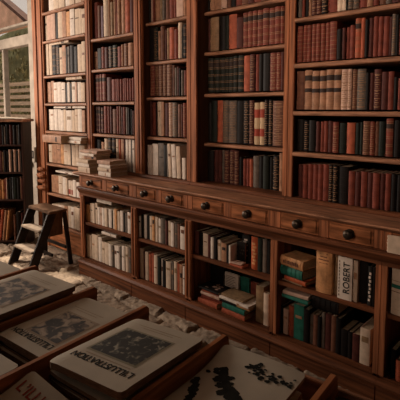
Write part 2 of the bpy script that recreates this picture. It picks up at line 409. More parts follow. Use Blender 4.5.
# ------------------------------------------------------------------ counter: base cabinets and worktop
KN = bmesh.new()
def knob(parent, x, y, z):
    bm = bmesh.new(); M = Matrix.Translation((x, y, z)) @ Matrix.Rotation(math.radians(90), 4, 'X')
    lathe(bm, [(.026, 0), (.026, .004), (.010, .007), (.009, .019), (.023, .026), (.027, .034), (.021, .043), (.007, .047)], 16, M=M)
    mesh_obj('knob', bm, BRASS, parent)
units = [(-3.64, -2.852, .055, .035), (-2.852, -2.23, .035, .033), (-2.23, -1.493, .033, .025), (-1.493, -.838, .025, .03), (-.838, -.05, .03, .05)]
names = ['first base cabinet from the left, its shelves packed with ivory paper-covered books', 'second base cabinet from the left, holding two rows of beige books',
         'third base cabinet from the left, holding red-spined books and small stacks', 'fourth base cabinet from the left, holding the tan and teal book stack', 'rightmost base cabinet, cut by the picture edge, almost black inside']
BK = .47
for (x0, x1, wl, wr), lab in zip(units, names):
    u = thing('base_cabinet', lab, 'cabinet', (x0, 0, 0), group='base cabinets under the worktop')
    W = x1-x0
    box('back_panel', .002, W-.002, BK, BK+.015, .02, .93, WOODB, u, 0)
    box('side_panel', .001, .022, .02, BK-.001, .02, .928, WOODZ, u, 0); box('side_panel', W-.022, W-.001, .02, BK-.001, .02, .928, WOODZ, u, 0)
    for a, b in ((.0005, wl), (W-wr, W-.0005)):
        bm = bmesh.new(); bx(bm, a, b, 0, .019, .150, .745, .002)
        if b-a > .03: bx(bm, a+(b-a)*.3, a+(b-a)*.7, -.006, -.0005, .17, .735, .002)
        mesh_obj('stile', bm, WOODZ, u)
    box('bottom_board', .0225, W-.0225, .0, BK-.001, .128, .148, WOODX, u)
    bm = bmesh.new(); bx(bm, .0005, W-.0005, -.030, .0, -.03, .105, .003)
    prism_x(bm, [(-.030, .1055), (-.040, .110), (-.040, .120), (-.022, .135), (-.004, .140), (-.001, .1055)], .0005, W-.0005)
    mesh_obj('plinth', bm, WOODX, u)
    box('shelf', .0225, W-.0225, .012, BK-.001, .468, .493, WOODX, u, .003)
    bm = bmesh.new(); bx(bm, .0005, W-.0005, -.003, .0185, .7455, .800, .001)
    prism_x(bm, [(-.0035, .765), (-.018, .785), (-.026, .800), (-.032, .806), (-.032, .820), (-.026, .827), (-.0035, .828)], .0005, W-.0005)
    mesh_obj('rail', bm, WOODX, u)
    nd = 2; dw = (W-.03)/nd
    for k in range(nd+1):
        c = .015+dw*k; box('drawer_divider', max(.0005, c-.03), min(W-.0005, c+.03), -.003, .018, .8285, .9265, WOODZ, u)
    for k in range(nd):
        a, b = .015+dw*k+.032, .015+dw*(k+1)-.032
        bm = bmesh.new(); bx(bm, a, b, -.001, .018, .830, .926, .001); bx(bm, a+.012, b-.012, -.006, -.0015, .841, .915, .003)
        dr = mesh_obj('drawer', bm, WOODD, u); knob(dr, (a+b)/2, -.006, .879)
bm = bmesh.new()
prism_x(bm, [(-.010, .9285), (-.022, .936), (-.034, .945), (-.036, .951), (-.032, .957), (.465, .957), (.465, .9285)], -3.70, -.05)
tag(mesh_obj('worktop', bm, WOODW), 'long wooden worktop with moulded edge above the row of drawers', 'worktop')

# ------------------------------------------------------------------ tall bookcases above the worktop and at the left
UB = .50
def bookcase(lab, x0, x1, wl, wr, zb, ztop, shelves, rec, fluted=True, base=True):
    u = thing('tall_bookcase', lab, 'bookcase', (x0, .2, zb)); W = x1-x0; H = ztop-zb
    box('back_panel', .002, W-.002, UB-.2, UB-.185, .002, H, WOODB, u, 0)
    box('side_panel', .001, max(.02, wl*.9), .021, UB-.2-.001, .002, H, WOODS, u, 0); box('side_panel', W-max(.02, wr*.9), W-.001, .021, UB-.2-.001, .002, H, WOODS, u, 0)
    for a, b in ((.0005, wl), (W-wr, W-.0005)):
        w = b-a; bm = bmesh.new(); bx(bm, a, b, .0, .02, .002, H, .003)
        if w > .055 and fluted:
            bx(bm, a+w*.10, a+w*.42, -.012, -.0005, .05, H-.03, .004); bx(bm, a+w*.58, a+w*.90, -.012, -.0005, .05, H-.03, .004)
        mesh_obj('pilaster', bm, WOODZ, u)
    for z in shelves:
        bm = bmesh.new(); q = z-zb
        a, b = max(.0225, wl*.9+.001), W-max(.0225, wr*.9+.001)
        if rec >= .015: prism_x(bm, [(rec+.004, q-.026), (rec-.002, q-.020), (rec-.002, q-.006), (rec+.004, q), (UB-.202, q), (UB-.202, q-.026)], a, b)
        else:
            prism_x(bm, [(.0215, q-.026), (.0215, q), (UB-.202, q), (UB-.202, q-.026)], a, b)
            prism_x(bm, [(.001, q-.026), (-.004, q-.020), (-.004, q-.006), (.001, q), (.021, q), (.021, q-.026)], wl+.001, W-wr-.001)
        mesh_obj('shelf', bm, WOODW, u)
    if base:
        bm = bmesh.new(); prism_x(bm, [(.0, .001), (-.016, .001), (-.016, .010), (-.008, .022), (-.001, .026), (-.0005, .001)][:5], .0005, W-.0005)
        bx(bm, wl+.001, W-wr-.001, .001, .0195, .002, .022, 0)
        bx(bm, max(.0225, wl*.9+.001), W-max(.0225, wr*.9+.001), .0215, UB-.203, .002, .022, 0); mesh_obj('base_moulding', bm, WOODX, u)
    return u
ZT = 3.05
b1 = bookcase('tall light bookcase at far left, from floor to ceiling, full of ivory books', -4.84, -3.768, .235, .03, 0.0, ZT, [.272, .615, .945, 1.30, 1.60, 1.895, 2.265, 2.565], .0, base=False)
box('lower_panel', .25, 1.03, .002, .0195, .02, .245, WOODD, b1)
bookcase('second tall bookcase bay from left, narrow, mostly brown leather books', -3.766, -3.032, .07, .035, .9575, ZT, [1.305, 1.605, 1.910, 2.195], .0)
bookcase('third tall bookcase bay, just left of the wide fluted pilaster', -3.030, -2.392, .075, .045, .9575, ZT, [1.305, 1.640, 1.935, 2.26], .05)
bookcase('deep dark bookcase bay right of the wide fluted pilaster', -2.390, -1.537, .055, .034, .9575, ZT, [1.280, 1.658, 1.970, 2.27], .10)
bookcase('rightmost tall bookcase, its shelves running out of the picture', -1.535, -.05, .038, .06, .9575, ZT, [1.273, 1.530, 1.823, 2.10], .0)
bm = bmesh.new()   # carved bracket low on the far left pilaster
for k, (z, r) in enumerate(((.66, .05), (.735, .04), (.80, .06), (.87, .045))):
    t = bmesh.new(); bmesh.ops.create_uvsphere(t, u_segments=12, v_segments=8, radius=1)
    join(bm, t, Matrix.Translation((.145, -.025, z)) @ Matrix.Diagonal((.10-.008*k, r*.6, r*.55, 1)))
mesh_obj('carved_bracket', bm, WOODZ, b1, True)

# ------------------------------------------------------------------ books in the rows
TABLE = [
('far left bay|top shelf',0.22,2.575,'ivp -4508 102 309;crp -4406 99 290;crp -4306 116 280;ivp -4191 94 241;crp -4097 91 234;crp -4006 106 235;tnp -3900 69 200'),
('far left bay|second shelf',0.22,2.275,'crp -4617 43 263;pkp -4574 94 263;pkp -4480 82 263;bkp -4398 50 263;crp -4348 88 263;tnp -4259 77 260;otp -4183 75 249;ivp -4107 83 263;crp -4025 89 254;crp -3935 44 245;crp -3891 69 236'),
('far left bay|third shelf',0.22,1.905,'crp -4630 64 333;crp -4565 63 333;bkg -4502 83 311;bkx -4419 81 303;crp -4338 59 277;tnp -4279 68 291;bkp -4210 29 267;gyp -4182 38 274;bkl -4144 75 278;bkl -4069 82 261;crp -3987 80 273;crp -3906 61 295'),
('far left bay|fourth shelf',0.22,1.61,'tnp -4651 87 223;tnp -4564 64 231;ivp -4500 83 217;ivp -4417 81 214;ivp -4335 80 211;bkp -4256 49 198;ivp -4207 48 206;bkp -4159 38 195;ivp -4121 75 203;pkp -4046 37 200;ivp -4009 72 198;crp -3937 71 196'),  # first black book is added, its colour stands for a shaded gap
('far left bay|fifth shelf',0.22,1.31,'ivp -4584 43 229;ivp -4541 74 229;ivp -4467 73 229;ivp -4394 61 229;ivp -4333 60 219;crp -4273 49 230;ivp -4223 106 219;crp -4117 57 220;crp -4061 56 230;ivp -4005 73 230;tnp -3932 54 220'),
('far left bay|sixth shelf',0.22,0.955,'crp -4608 76 201;tnp -4532 96 205;tnp -4436 83 210;otp -4353 61 214;crp -4292 80 218;crp -4213 59 221;bkp -4154 23 203;crp -4131 72 226;crp -4059 56 230;ivp -4003 55 222;crp -3948 54 225'),
('far left bay|seventh shelf',0.22,0.625,'tnp -4566 150 194;crp -4416 83 195;ivp -4333 61 192;crp -4272 40 186;rwp -4232 59 170;rwp -4173 39 165;ivp -4134 58 181;ivp -4076 57 166;rwp -4020 37 161;ivp -3982 55 156'),
('far left bay|eighth shelf',0.22,0.28,'crp -4561 65 211;crp -4496 64 220;ivp -4432 63 218;crp -4369 62 228;tnp -4307 61 226;crp -4246 60 235;ivp -4186 59 233;crp -4127 58 242;crp -4070 57 240;tnp -4013 56 238;crp -3957 55 236'),
('second bay|top shelf',0.22,2.205,'rdl -3753 66 333;brl -3687 57 296;pul -3630 56 288;crl -3575 78 367;tnl -3497 31 358;dtl -3466 53 298;tnl -3413 37 344;rdl -3376 29 373;tnl -3346 51 366;tnl -3296 64 356;rrl -3231 70 353;mrl -3162 61 342'),
('second bay|second shelf',0.22,1.92,'tnp -3742 58 162;bkp -3684 65 194;rdl -3619 56 197;mrl -3563 63 192;bkx -3500 69 195;gnx -3431 75 197;rdl -3356 66 182;tnl -3290 36 195;brx -3254 64 199;tnl -3190 69 201'),
('second bay|third shelf',0.22,1.615,'rdg -3737 83 253;rdg -3654 49 253;rdg -3605 64 253;mrl -3541 78 221;rdl -3463 69 200;rdl -3394 38 197;rdl -3357 37 196;rdl -3320 37 194;rdl -3283 36 201;rdl -3247 36 200;rdl -3211 35 198;rdl -3176 35 197;rdl -3141 34 204'),
('second bay|fourth shelf',0.22,1.315,'mrg -3740 59 253;mrg -3681 41 253;mrg -3640 49 244;rdl -3591 56 253;rdl -3535 40 253;mrl -3495 39 253;brl -3456 69 226;rdl -3387 38 253;brl -3350 37 253;mrl -3313 37 244;rdl -3276 36 244;gyl -3239 36 244;bkl -3204 35 235;bkl -3168 28 226;mrl -3140 35 218'),
('second bay|bottom shelf',0.22,0.975,'bkl -3754 85 266;tnl -3669 66 250;crl -3603 65 282;bkg -3538 63 293;bkg -3474 70 293;crp -3405 38 291;rrl -3366 45 293;tnp -3321 44 293;mrl -3277 29 293;ivp -3247 43 289;ivp -3204 43 293;bkp -3161 21 293;ivp -3140 35 293'),
('third bay|top shelf',0.27,2.27,'bkl -2981 26 235;pkl -2955 25 231;rdl -2930 25 226;tnl -2905 62 219;dtl -2842 37 211;gyl -2806 36 221;brl -2770 48 198;rdl -2722 58 205;rdl -2664 34 189;pkp -2629 79 195;tnl -2551 38 162'),
('third bay|second shelf',0.27,1.945,'bkp -2985 64 278;gnx -2921 50 279;tnl -2870 37 242;brl -2833 49 277;mrl -2784 24 249;dtl -2760 36 253;rrl -2724 59 256;rdl -2666 46 234;crl -2620 45 283;bkl -2574 22 240;bkg -2552 40 259'),
('third bay|third shelf',0.27,1.65,'rdx -2945 58 258;brx -2888 50 258;brx -2837 49 258;brx -2788 48 258;brx -2739 59 257;brl -2680 29 246;gyl -2651 29 228;mrl -2622 23 235;bkl -2599 23 218;gyl -2576 30 200;rdl -2546 32 199'),
('third bay|fourth shelf',0.27,1.315,'mrl -2977 26 293;rdl -2950 45 286;bkl -2905 26 277;crp -2880 50 293;tnp -2829 37 293;mrl -2792 61 276;pkx -2731 48 284;gyx -2683 59 284;brl -2624 46 267;mrl -2578 23 267;rdx -2555 39 275'),
('third bay|bottom shelf',0.24,0.985,'ivp -3014 67 255;ivp -2948 84 268;gyp -2863 76 280;bkp -2788 43 267;gyp -2744 30 269;crp -2714 48 279 -3;ivp -2666 62 274 -3;crp -2604 60 261 -3;ivp -2544 45 176'),
('dark fourth bay|top shelf',0.32,2.28,'bkl -2359 20 220;tnx -2338 50 213;tnl -2288 64 195;pkl -2224 58 191;brl -2166 38 211;bkl -2128 46 203;rdl -2082 55 193;brl -2027 62 196;mrl -1965 52 185;rdl -1913 59 181;brl -1853 58 170;bkl -1796 56 166;mrl -1739 55 155'),
('dark fourth bay|second shelf',0.32,1.98,'mrl -2343 26 248;dtx -2317 85 248;bkl -2233 58 248;gnl -2174 38 248;rrl -2136 75 248;mrl -2062 59 218;rdg -2003 45 246;rdg -1957 42 247;rdg -1916 42 248;rdg -1874 45 248;rdg -1828 50 248;rdg -1778 49 247;rdg -1729 44 247;rdg -1685 30 242'),
('dark fourth bay|third shelf',0.32,1.668,'gng -2332 55 260;gng -2277 56 260;gng -2221 55 260;gng -2166 42 260;gng -2124 43 260;gng -2081 41 260;gng -2040 50 260;rrl -1990 58 260;mrx -1933 43 260;rdl -1889 34 260;bkl -1855 34 260;bkl -1821 58 260;rdx -1763 52 260;rdx -1711 36 260;mrl -1675 26 260'),
('dark fourth bay|fourth shelf',0.32,1.29,'bkl -2358 37 306;gnl -2321 61 318;rrl -2260 60 318;gyx -2200 59 318;gyx -2141 76 318;bkl -2065 65 318;bkx -2000 54 318;mrx -1946 44 318;cbb -1902 48 302;cbb -1854 47 302;bkx -1808 33 318;bkx -1774 37 318;brx -1737 92 314'),
('dark fourth bay|bottom shelf',0.32,0.985,'bkl -2341 63 240;mrl -2279 41 251;mrl -2238 40 253;gyl -2198 30 256;mrx -2168 49 258;mrx -2119 48 261;mrx -2071 42 256;bkl -2029 32 214;rdl -1996 32 202;rdl -1964 32 205;rrl -1933 31 207;gyl -1902 52 232;bkl -1849 39 228;gnl -1811 50 238;bkl -1760 33 234;bkx -1727 49 244;tnl -1679 38 263'),
('right bay|top shelf',0.22,2.11,'gyl -1509 28 178;rdl -1481 21 173;bkl -1460 28 175;tnl -1433 20 177;mrx -1412 34 172;mrx -1379 33 166;bkx -1345 39 165;rdl -1306 63 173;crp -1243 31 142;crp -1212 24 137;gnl -1188 12 140;gyx -1176 30 141;gyx -1146 35 136;rdl -1110 46 139;tnl -1064 34 132;rdl -1030 33 136;brl -997 38 130;gyl -959 32 123;mrl -927 52 126;rdl -875 36 118'),
('right bay|second shelf',0.22,1.833,'rdk -1495 39 225;rdk -1456 31 225;rdk -1425 28 225;rdk -1397 32 225;rdk -1365 29 225;rdk -1336 31 225;rdk -1305 30 225;rdk -1276 44 225;bkl -1232 34 180;mrl -1198 21 182;rdl -1176 24 185;rdl -1152 30 187;rrg -1122 35 225;rrl -1087 23 225;bkl -1064 20 210;mrl -1044 25 218;rdl -1019 28 220;rdl -991 27 216;rdl -964 32 212;mrl -932 16 209;gyx -916 21 222;bkl -895 16 214;rdl -879 26 212;mrl -853 25 208'),  # first two black books are added, painting shaded gaps in the row
('right bay|third shelf',0.22,1.54,'brl -1499 59 240;tng -1440 50 243;tng -1390 50 240;tng -1340 46 237;tng -1294 49 241;tng -1245 46 238;pkx -1199 43 238;pkx -1156 24 236;brx -1132 30 235;gyx -1102 52 235;bkl -1050 20 211;mrl -1030 25 210;mrx -1005 39 224;mrl -966 38 211;rdl -928 32 209;bkl -896 21 181;rdl -875 26 170;mrl -849 31 168'),
('right bay|fourth shelf',0.22,1.283,'bkl -1485 50 198;bkx -1435 35 193;bkl -1400 48 193;mrl -1352 27 188;rdl -1325 27 188;rdl -1299 26 189;mrl -1273 32 190;rdx -1240 38 190;gnl -1203 46 185;rrl -1156 51 186;gnl -1105 30 187;gnl -1075 18 188;brx -1058 40 194;rdx -1017 28 194;brl -989 22 195;gnl -967 38 196;rdg -928 40 215;bkl -888 39 202;bkl -849 41 198'),
('right bay|bottom shelf',0.22,1,'mrl -1471 32 216;rdl -1439 35 218;rdl -1404 35 221;rdl -1369 35 224;rdl -1333 33 227;rdl -1301 40 230;bkx -1260 28 232;bkx -1233 32 229;bkl -1201 65 227;rdl -1135 39 202;mrl -1096 33 205;rdl -1063 38 208;mrl -1025 34 206;rdl -991 39 209;mrl -952 28 207;rdl -924 32 210;bkl -892 32 213;bkl -860 31 210'),
('left cupboard|upper shelf',0.03,0.495,'otp -3640 76 161;crp -3564 49 180;crp -3515 40 186;crp -3475 40 192;ivp -3435 39 161;pkp -3395 31 166;ivp -3364 46 163;crp -3318 45 170;ivp -3273 59 169;bkp -3213 18 166;crp -3196 33 169;otp -3162 36 184;crp -3126 42 172;ivp -3084 42 179;bkp -3042 28 167;gyp -3014 31 172;ivp -2983 46 186'),
('left cupboard|lower shelf',0.03,0.15,'crp -3604 83 228;crp -3520 49 240;crp -3471 56 241;ivp -3415 55 233;crp -3360 46 197;crp -3314 61 198;ivp -3253 45 200;gyp -3208 29 199;ivp -3179 44 197;ivp -3135 43 207;gyp -3092 28 205;ivp -3064 42 222;crp -3022 41 222;gyp -2981 37 221'),
('second cupboard|upper shelf',0.03,0.495,'ivp -2854 30 181;bkp -2824 32 194;ivp -2792 38 200;bkp -2755 37 197;crp -2717 37 195;otp -2681 36 201;crp -2645 36 199;ivp -2609 35 197;gyp -2574 40 203;gyp -2534 11 200;mrp -2522 28 195;crp -2494 39 193;ivp -2455 39 192;gyp -2416 33 191;brp -2384 32 189;ivp -2351 53 181'),
('second cupboard|lower shelf',0.03,0.15,'crp -2825 51 249;mrp -2774 20 239;crp -2754 42 238;rrp -2711 31 229;rrp -2681 36 237;crp -2644 42 238;gnp -2602 35 230;ivp -2567 23 221;bkp -2543 35 219;crp -2509 57 214;gyp -2452 33 225;crp -2419 33 233;rrp -2386 27 224;tnp -2359 37 224;ivp -2322 24 224'),
('third cupboard|upper shelf',0.03,0.495,'mrp -2197 40 171;bkp -2157 39 171;crp -2118 48 172;mrp -2070 28 165;ivp -2042 28 156;bkp -2014 28 162;crp -1986 36 147;tnp -1950 45 134;bkp -1906 26 127;ivp -1879 17 132'),
('third cupboard|upper shelf',0.125,0.495,'wbp -1841 55 199;bkp -1786 17 206'),
('third cupboard|upper shelf',0.05,0.495,'orb -1710 56 223;gnp -1654 35 223;gyp -1619 33 223;bkp -1586 30 223'),
('fourth cupboard|upper shelf',0.03,0.495,'wbp -920 23 223;bkp -897 18 223'),
('fourth cupboard|lower shelf',0.03,0.15,'bkp -1463 18 176;pkp -1445 36 166;rrl -1410 42 197;tep -1368 68 220;bkp -1300 36 211'),
('fourth cupboard|lower shelf',0.04,0.15,'gyp -1263 22 186;brp -1242 30 188;bkp -1211 22 190;gyp -1189 22 218;mrp -1167 37 218;brp -1130 30 218;bkp -1100 30 218;bkp -1070 43 159;bkp -1027 27 159;mrp -1000 42 160;crp -958 57 206'),
]
JOINT = {}
for where, Y, z0, rows in TABLE: JOINT.setdefault(where, []).extend(describe(c, s) for c, s in parse_row(rows))
JLAB = {k: labels_for(v, '%s of the %s' % tuple(reversed(k.split('|')))) for k, v in JOINT.items()}
for where, Y, z0, rows in TABLE:
    nrow = len(rows.split(';')); labs = JLAB[where][:nrow]; JLAB[where] = JLAB[where][nrow:]
    low = 'cupboard' in where
    shelf_of_books(where, Y, {.975: .981, .985: .981, 1.0: .981}.get(z0, z0) + .0005, rows, labs=labs, dmax=(.19 if low else (.16 if Y > .25 else .20)))
# books lying flat on the rows
FL = [ # label, colour, x0, x1, y0, depth, z0, thickness
 ('cream book lying flat on the black row, third shelf of the far left bay', 'cr', -4.50, -4.14, .225, .15, 2.2155, .022),
 ('cream book lying flat on ivory books, fourth shelf of the far left bay', 'cr', -4.20, -3.91, .222, .16, 1.836, .028),
 ('long ivory book lying on the fifth shelf books, left half, far left bay', 'iv', -4.46, -4.12, .222, .16, 1.546, .022),
 ('ivory book lying on the fifth shelf books, right half, far left bay', 'iv', -4.09, -3.86, .222, .16, 1.546, .024),
 ('thick tan book with rounded pale end jutting from the far left bay', 'tn', -4.42, -4.05, .06, .25, 1.195, .078),
 ('white book lying right of the jutting tan one, far left bay', 'iv', -4.03, -3.80, .12, .22, 1.200, .032),
 ('upper white book of the pair lying by the jutting tan one', 'iv', -4.02, -3.80, .13, .22, 1.2325, .030),
 ('ivory pamphlet lying across the seventh shelf of the far left bay', 'iv', -4.42, -4.10, .20, .18, .86, .020),
 ('white pamphlet lying near the counter end, seventh shelf, far left bay', 'iv', -4.06, -3.84, .18, .20, .868, .024),
 ('thick ivory book lying on the upper row of the left cupboard', 'iv', -3.42, -3.20, .035, .19, .7005, .035),
 ('ivory book lying on the lower row of the left cupboard', 'iv', -3.355, -3.14, .035, .19, .4165, .028),
]
for lab, c, x0, x1, y0, d, z0, th in FL: flat_book(lab, c, x0, x1, y0, d, z0, th, group='books lying flat on rows')
def standing(label, cc, x0, w, h, d, Y, z0, st='p', name='paper_covered_book', group=None):
    t = thing(name, label, 'book', (x0+w/2, Y, z0), group=group); book_parts(t, w, d, h, cc, st, R_); return t
def facing(label, cc, x0, wide, h, th, Y, z0, rz=0, group=None):
    t = thing('front_facing_book', label, 'book', (x0, Y+th/2, z0), (0, 0, math.radians(-90+rz)), group); book_parts(t, th, wide, h, cc, 'l', R_); return t
# two piles on the worktop's left end
WT = .9575
for lab, c, x0, x1, y0, d, z, th, rz in [
 ('bottom book of the left pile on the worktop, thick and cream', 'cr', -3.665, -3.475, .005, .185, 0, .052, 0),
 ('second book up in the left pile on the worktop, ivory', 'iv', -3.68, -3.49, .0, .18, .0525, .036, 2),
 ('third book up in the left pile on the worktop, pale tan', 'cr', -3.69, -3.485, .0, .18, .089, .034, -2),
 ('fourth book up in the left pile, set further back', 'tn', -3.60, -3.42, .03, .16, .1235, .034, 3),
 ('fifth book up in the left pile, ivory and wide', 'iv', -3.65, -3.40, .01, .18, .158, .024, -3),
 ('topmost book of the left pile on the worktop, beige', 'pk', -3.64, -3.39, .015, .175, .1825, .026, 2),
 ('bottom book of the right pile on the worktop, ivory', 'iv', -3.335, -3.155, .0, .19, 0, .038, 0),
 ('second book up in the right pile on the worktop, cream', 'cr', -3.345, -3.16, .0, .19, .0385, .034, 2),
 ('third book up in the right pile on the worktop, ivory', 'iv', -3.335, -3.155, .005, .185, .073, .028, -3),
 ('topmost book of the right pile on the worktop, pale beige', 'pk', -3.35, -3.18, .0, .185, .1015, .034, 4)]:
    flat_book(lab, c, x0, x1, y0, d, WT+z, th-.0006, rz=rz, group='book piles on the worktop')
# third cupboard: piles on the lower shelf, a few things on the upper one
SH, FLR = .4935, .1485
for lab, c, x0, x1, y0, d, z, th, rz in [
 ('bottom red book of the left pile, third cupboard lower shelf', 'rr', -2.15, -1.965, .02, .13, 0, .036, -2),
 ('second book up, dull red, left pile in the third cupboard', 'rd', -2.125, -1.94, .03, .13, .0365, .030, 3),
 ('third book up, pink-beige spine, left pile in the third cupboard', 'pk', -2.13, -1.95, .025, .13, .067, .020, -2),
 ('fourth book up, brick red, left pile in the third cupboard', 'rr', -2.12, -1.94, .03, .13, .0875, .016, 2),
 ('bottom red and white book of the right pile, third cupboard', 'rr', -1.915, -1.715, .008, .14, 0, .034, -2),
 ('teal green book second up in the right pile, third cupboard', 'te', -1.915, -1.72, .012, .14, .0345, .034, -2),
 ('black book third up in the right pile, third cupboard', 'bk', -1.925, -1.80, .02, .13, .069, .016, 0),
 ('pinkish book third up, right half, right pile, third cupboard', 'ot', -1.795, -1.69, .02, .13, .069, .026, 0),
 ('white book jutting right near the top of the right pile, third cupboard', 'iv', -1.94, -1.68, .008, .15, .0955, .018, -3),
 ('tan book on top of the right pile, third cupboard', 'dt', -1.93, -1.735, .02, .13, .114, .016, -2)]:
    flat_book(lab, c, x0, x1, y0, d, FLR+z, th-.0006, rz=rz, group='book piles in the third cupboard')
t = flat_book('black and white patterned book topmost on the left pile, third cupboard', 'bk', -2.155, -1.955, .025, .14, FLR+.104, .016, rz=-3, group='book piles in the third cupboard')
bm = bmesh.new(); rr = random.Random(2)
for _ in range(16):
    a = rr.uniform(.05, .14); b = rr.uniform(.02, .11); bx(bm, -.0083, -.0078, b, b+rr.uniform(.006, .02), a, a+rr.uniform(.006, .03))
mesh_obj('cover_pattern', bm, MATS['book_pk'], t)
facing('tall black book with grey emblem at the back, left of the piles', 'bk', -2.19, .13, .24, .02, .20, FLR)
t = facing('white book with small grey print behind the piles, third cupboard', 'iv', -2.05, .13, .20, .02, .20, FLR)
bm = bmesh.new()
for k in range(7): bx(bm, .0101, .0106, .015, .105-.01*(k % 3), .105+.012*k, .109+.012*k)
mesh_obj('cover_lettering', bm, MATS['book_gy'], t)
facing('teal book facing out behind the piles, third cupboard', 'te', -1.905, .08, .205, .02, .20, FLR)
facing('red-brown book facing out, right of the teal one at the back', 'rd', -1.815, .08, .19, .02, .20, FLR)
standing('tall dark tan board-like volume standing right of the piles, third cupboard', 'dt', -1.668, .062, .245, .17, .06, FLR)
standing('pale tan volume standing against the right side, third cupboard', 'cr', -1.60, .040, .215, .17, .05, FLR)
flat_book('reddish paperback lying flat at the shelf edge before the black books', 'rr', -1.857, -1.747, .018, .070, SH, .014, rz=-2)
flat_book('grey booklet on the reddish paperback, third cupboard', 'pk', -1.853, -1.765, .022, .06, SH+.0145, .009, rz=4)
t = facing('black book with white scribble facing out, third cupboard upper shelf', 'bk', -1.858, .074, .150, .018, .096, SH, 0)
bm = bmesh.new()
for _ in range(9):
    a = rr.uniform(.02, .075); b = rr.uniform(.06, .11); bx(bm, .0082, .0087, a*.8, a*.8+rr.uniform(.004, .012), b, b+.003)
mesh_obj('cover_pattern', bm, MATS['book_gy'], t)
standing('red book standing behind the black scribbled one, third cupboard', 'rr', -1.835, .032, .205, .15, .15, SH)
# fourth cupboard
for lab, c, x0, x1, y0, d, z, th, rz, st in [
 ('thin dark tan book at the bottom of the teal pile, fourth cupboard', 'dt', -1.455, -1.305, .040, .12, 0, .012, -9, 'p'),
 ('orange-red book under the thick teal one, fourth cupboard', 'or', -1.435, -1.275, .030, .13, .0122, .026, -9, 'p'),
 ('thick teal book in the middle of the pile, fourth cupboard', 'te', -1.465, -1.30, .030, .14, .0385, .058, -9, 'l'),
 ('thick tan book topmost on the teal one, fourth cupboard', 'ot', -1.468, -1.295, .030, .15, .0968, .060, -9, 'l')]:
    t = flat_book(lab, c, x0, x1, y0, d, SH+z, th-.0004, st=st, rz=rz, group='book pile in the fourth cupboard')
    if 'topmost' in lab:
        bm = bmesh.new(); rr2 = random.Random(9)
        for k in range(9): bx(bm, -.012 if k % 2 else -.008, .010, -.0030, -.0005, .028+k*.013, .037+k*.013)
        mesh_obj('spine_lettering', bm, MATS['book_br'], t)
t = standing('broad tan book with small dark title at its top, fourth cupboard', 'ot', -1.222, .098, .258, .16, .02, SH, 'l')
bm = bmesh.new()
for k, wd in enumerate((.05, .06, .04, .05)): bx(bm, -wd/2, wd/2, -.0012, .003, .175+.018*k, .180+.018*k)
mesh_obj('spine_lettering', bm, MATS['book_br'], t)
standing('dark tan book squeezed between the broad tan and white lettered books', 'dt', -1.118, .026, .245, .15, .05, SH)
t = standing('white book whose spine reads ROBERT, fourth cupboard upper shelf', 'iv', -1.087, .085, .240, .16, .02, SH, 'n')
Mr = Matrix(((0, -1, 0), (0, 0, -1), (1, 0, 0)))
text_mesh('spine_title', 'ROBERT', .052, INK, t, (0.012, -.0010, .125), Mr.to_euler(), .93, .0008, .0004)
bm = bmesh.new()
for k in range(11): bx(bm, -.034, -.030, -.0004, .003, .015+.019*k, .027+.019*k)
mesh_obj('small_lettering', bm, MATS['book_gy'], t)
standing('cream book right against the white lettered one, fourth cupboard', 'cr', -1.0015, .026, .232, .15, .03, SH)
standing('wide black book right of the cream one, fourth cupboard', 'bk', -.974, .046, .240, .15, .05, SH)
flat_book('teal book lying over the green and red standing ones, fourth cupboard', 'te', -1.445, -1.262, .022, .15, .392, .022, rz=-3)
flat_book('white and red book topmost above the lying teal one, fourth cupboard', 'pk', -1.438, -1.268, .022, .14, .4145, .024, rz=2)
flat_book('thick black volume lying across thin books, fourth cupboard lower shelf', 'bk', -1.255, -1.090, .045, .16, .375, .075, st='l')
# fifth cupboard
t = standing('large cream volume with green band, cut by the right picture edge', 'cr', -.795, .115, .262, .18, .02, SH, 'l')
bm = bmesh.new(); strip(bm, .1138, .009, .140, .160, .001); mesh_obj('green_band', bm, MATS['book_te'], t)
bm = bmesh.new(); strip(bm, .1138, .009, .120, .1235, .001); strip(bm, .1138, .009, .178, .1815, .001); mesh_obj('spine_lines', bm, MATS['book_br'], t)
standing('black book on the lower shelf of the rightmost cabinet', 'bk', -.790, .03, .15, .15, .03, FLR, 'l')
standing('bright red small book on the lower shelf, rightmost cabinet', 'rr', -.757, .04, .11, .15, .015, FLR, 'l')
standing('dark maroon book at the lower shelf, rightmost cabinet', 'mr', -.712, .045, .16, .15, .03, FLR, 'l')
t = thing('cream_booklet', 'cream booklet propped on the drawer ledge at right picture edge', 'booklet', (-.805, -.0235, .8285), (0, 0, math.radians(-90)))
book_parts(t, .016, .15, .088, 'cr', 'l', R_)

# ------------------------------------------------------------------ dark open bookshelf at the left edge
Mx = Matrix.Identity(4); Mx.col[0] = (rt.x, rt.y, 0, 0); Mx.col[1] = (fh.x, fh.y, 0, 0); Mx.translation = Vector((-4.83, .045, 0))
DW = mat_basic('dark_shelf_wood', (.045, .020, .014), .5, .4, 10, stretch=(4, 4, .5))
ls = thing('open_bookshelf', 'dark open bookshelf at the left edge, four rows, behind the stool', 'bookshelf'); ls.matrix_world = Mx
for a, b in ((-.80, -.78), (-.02, 0)): box('side_panel', a, b, 0, .26, -.028, 1.395, DW, ls)
for z in (.03, .505, .815, 1.125): box('shelf', -.779, -.021, .004, .245, z, z+.02, DW, ls)
box('back_panel', -.779, -.021, .246, .258, .02, 1.394, DW, ls)
box('upright', -.195, -.183, .0, .02, .05, 1.39, DW, ls, 0) if False else None
box('top_board', -.83, .03, -.03, .275, 1.396, 1.425, MATS['wood_worn_edge'], ls, .005)
bm = bmesh.new(); n = 26; g1 = []
for j in range(9):
    g1.append([bm.verts.new((-.80+.80*i/n, -.025+.26*j/8, 1.4265+.052*max(0, 1-(i/n))**.8*(.75+.5*noise.noise((i*.23, j*.4, 3)))+.004*(1+noise.noise((i*.9, j*.9, 1))))) for i in range(n+1)])
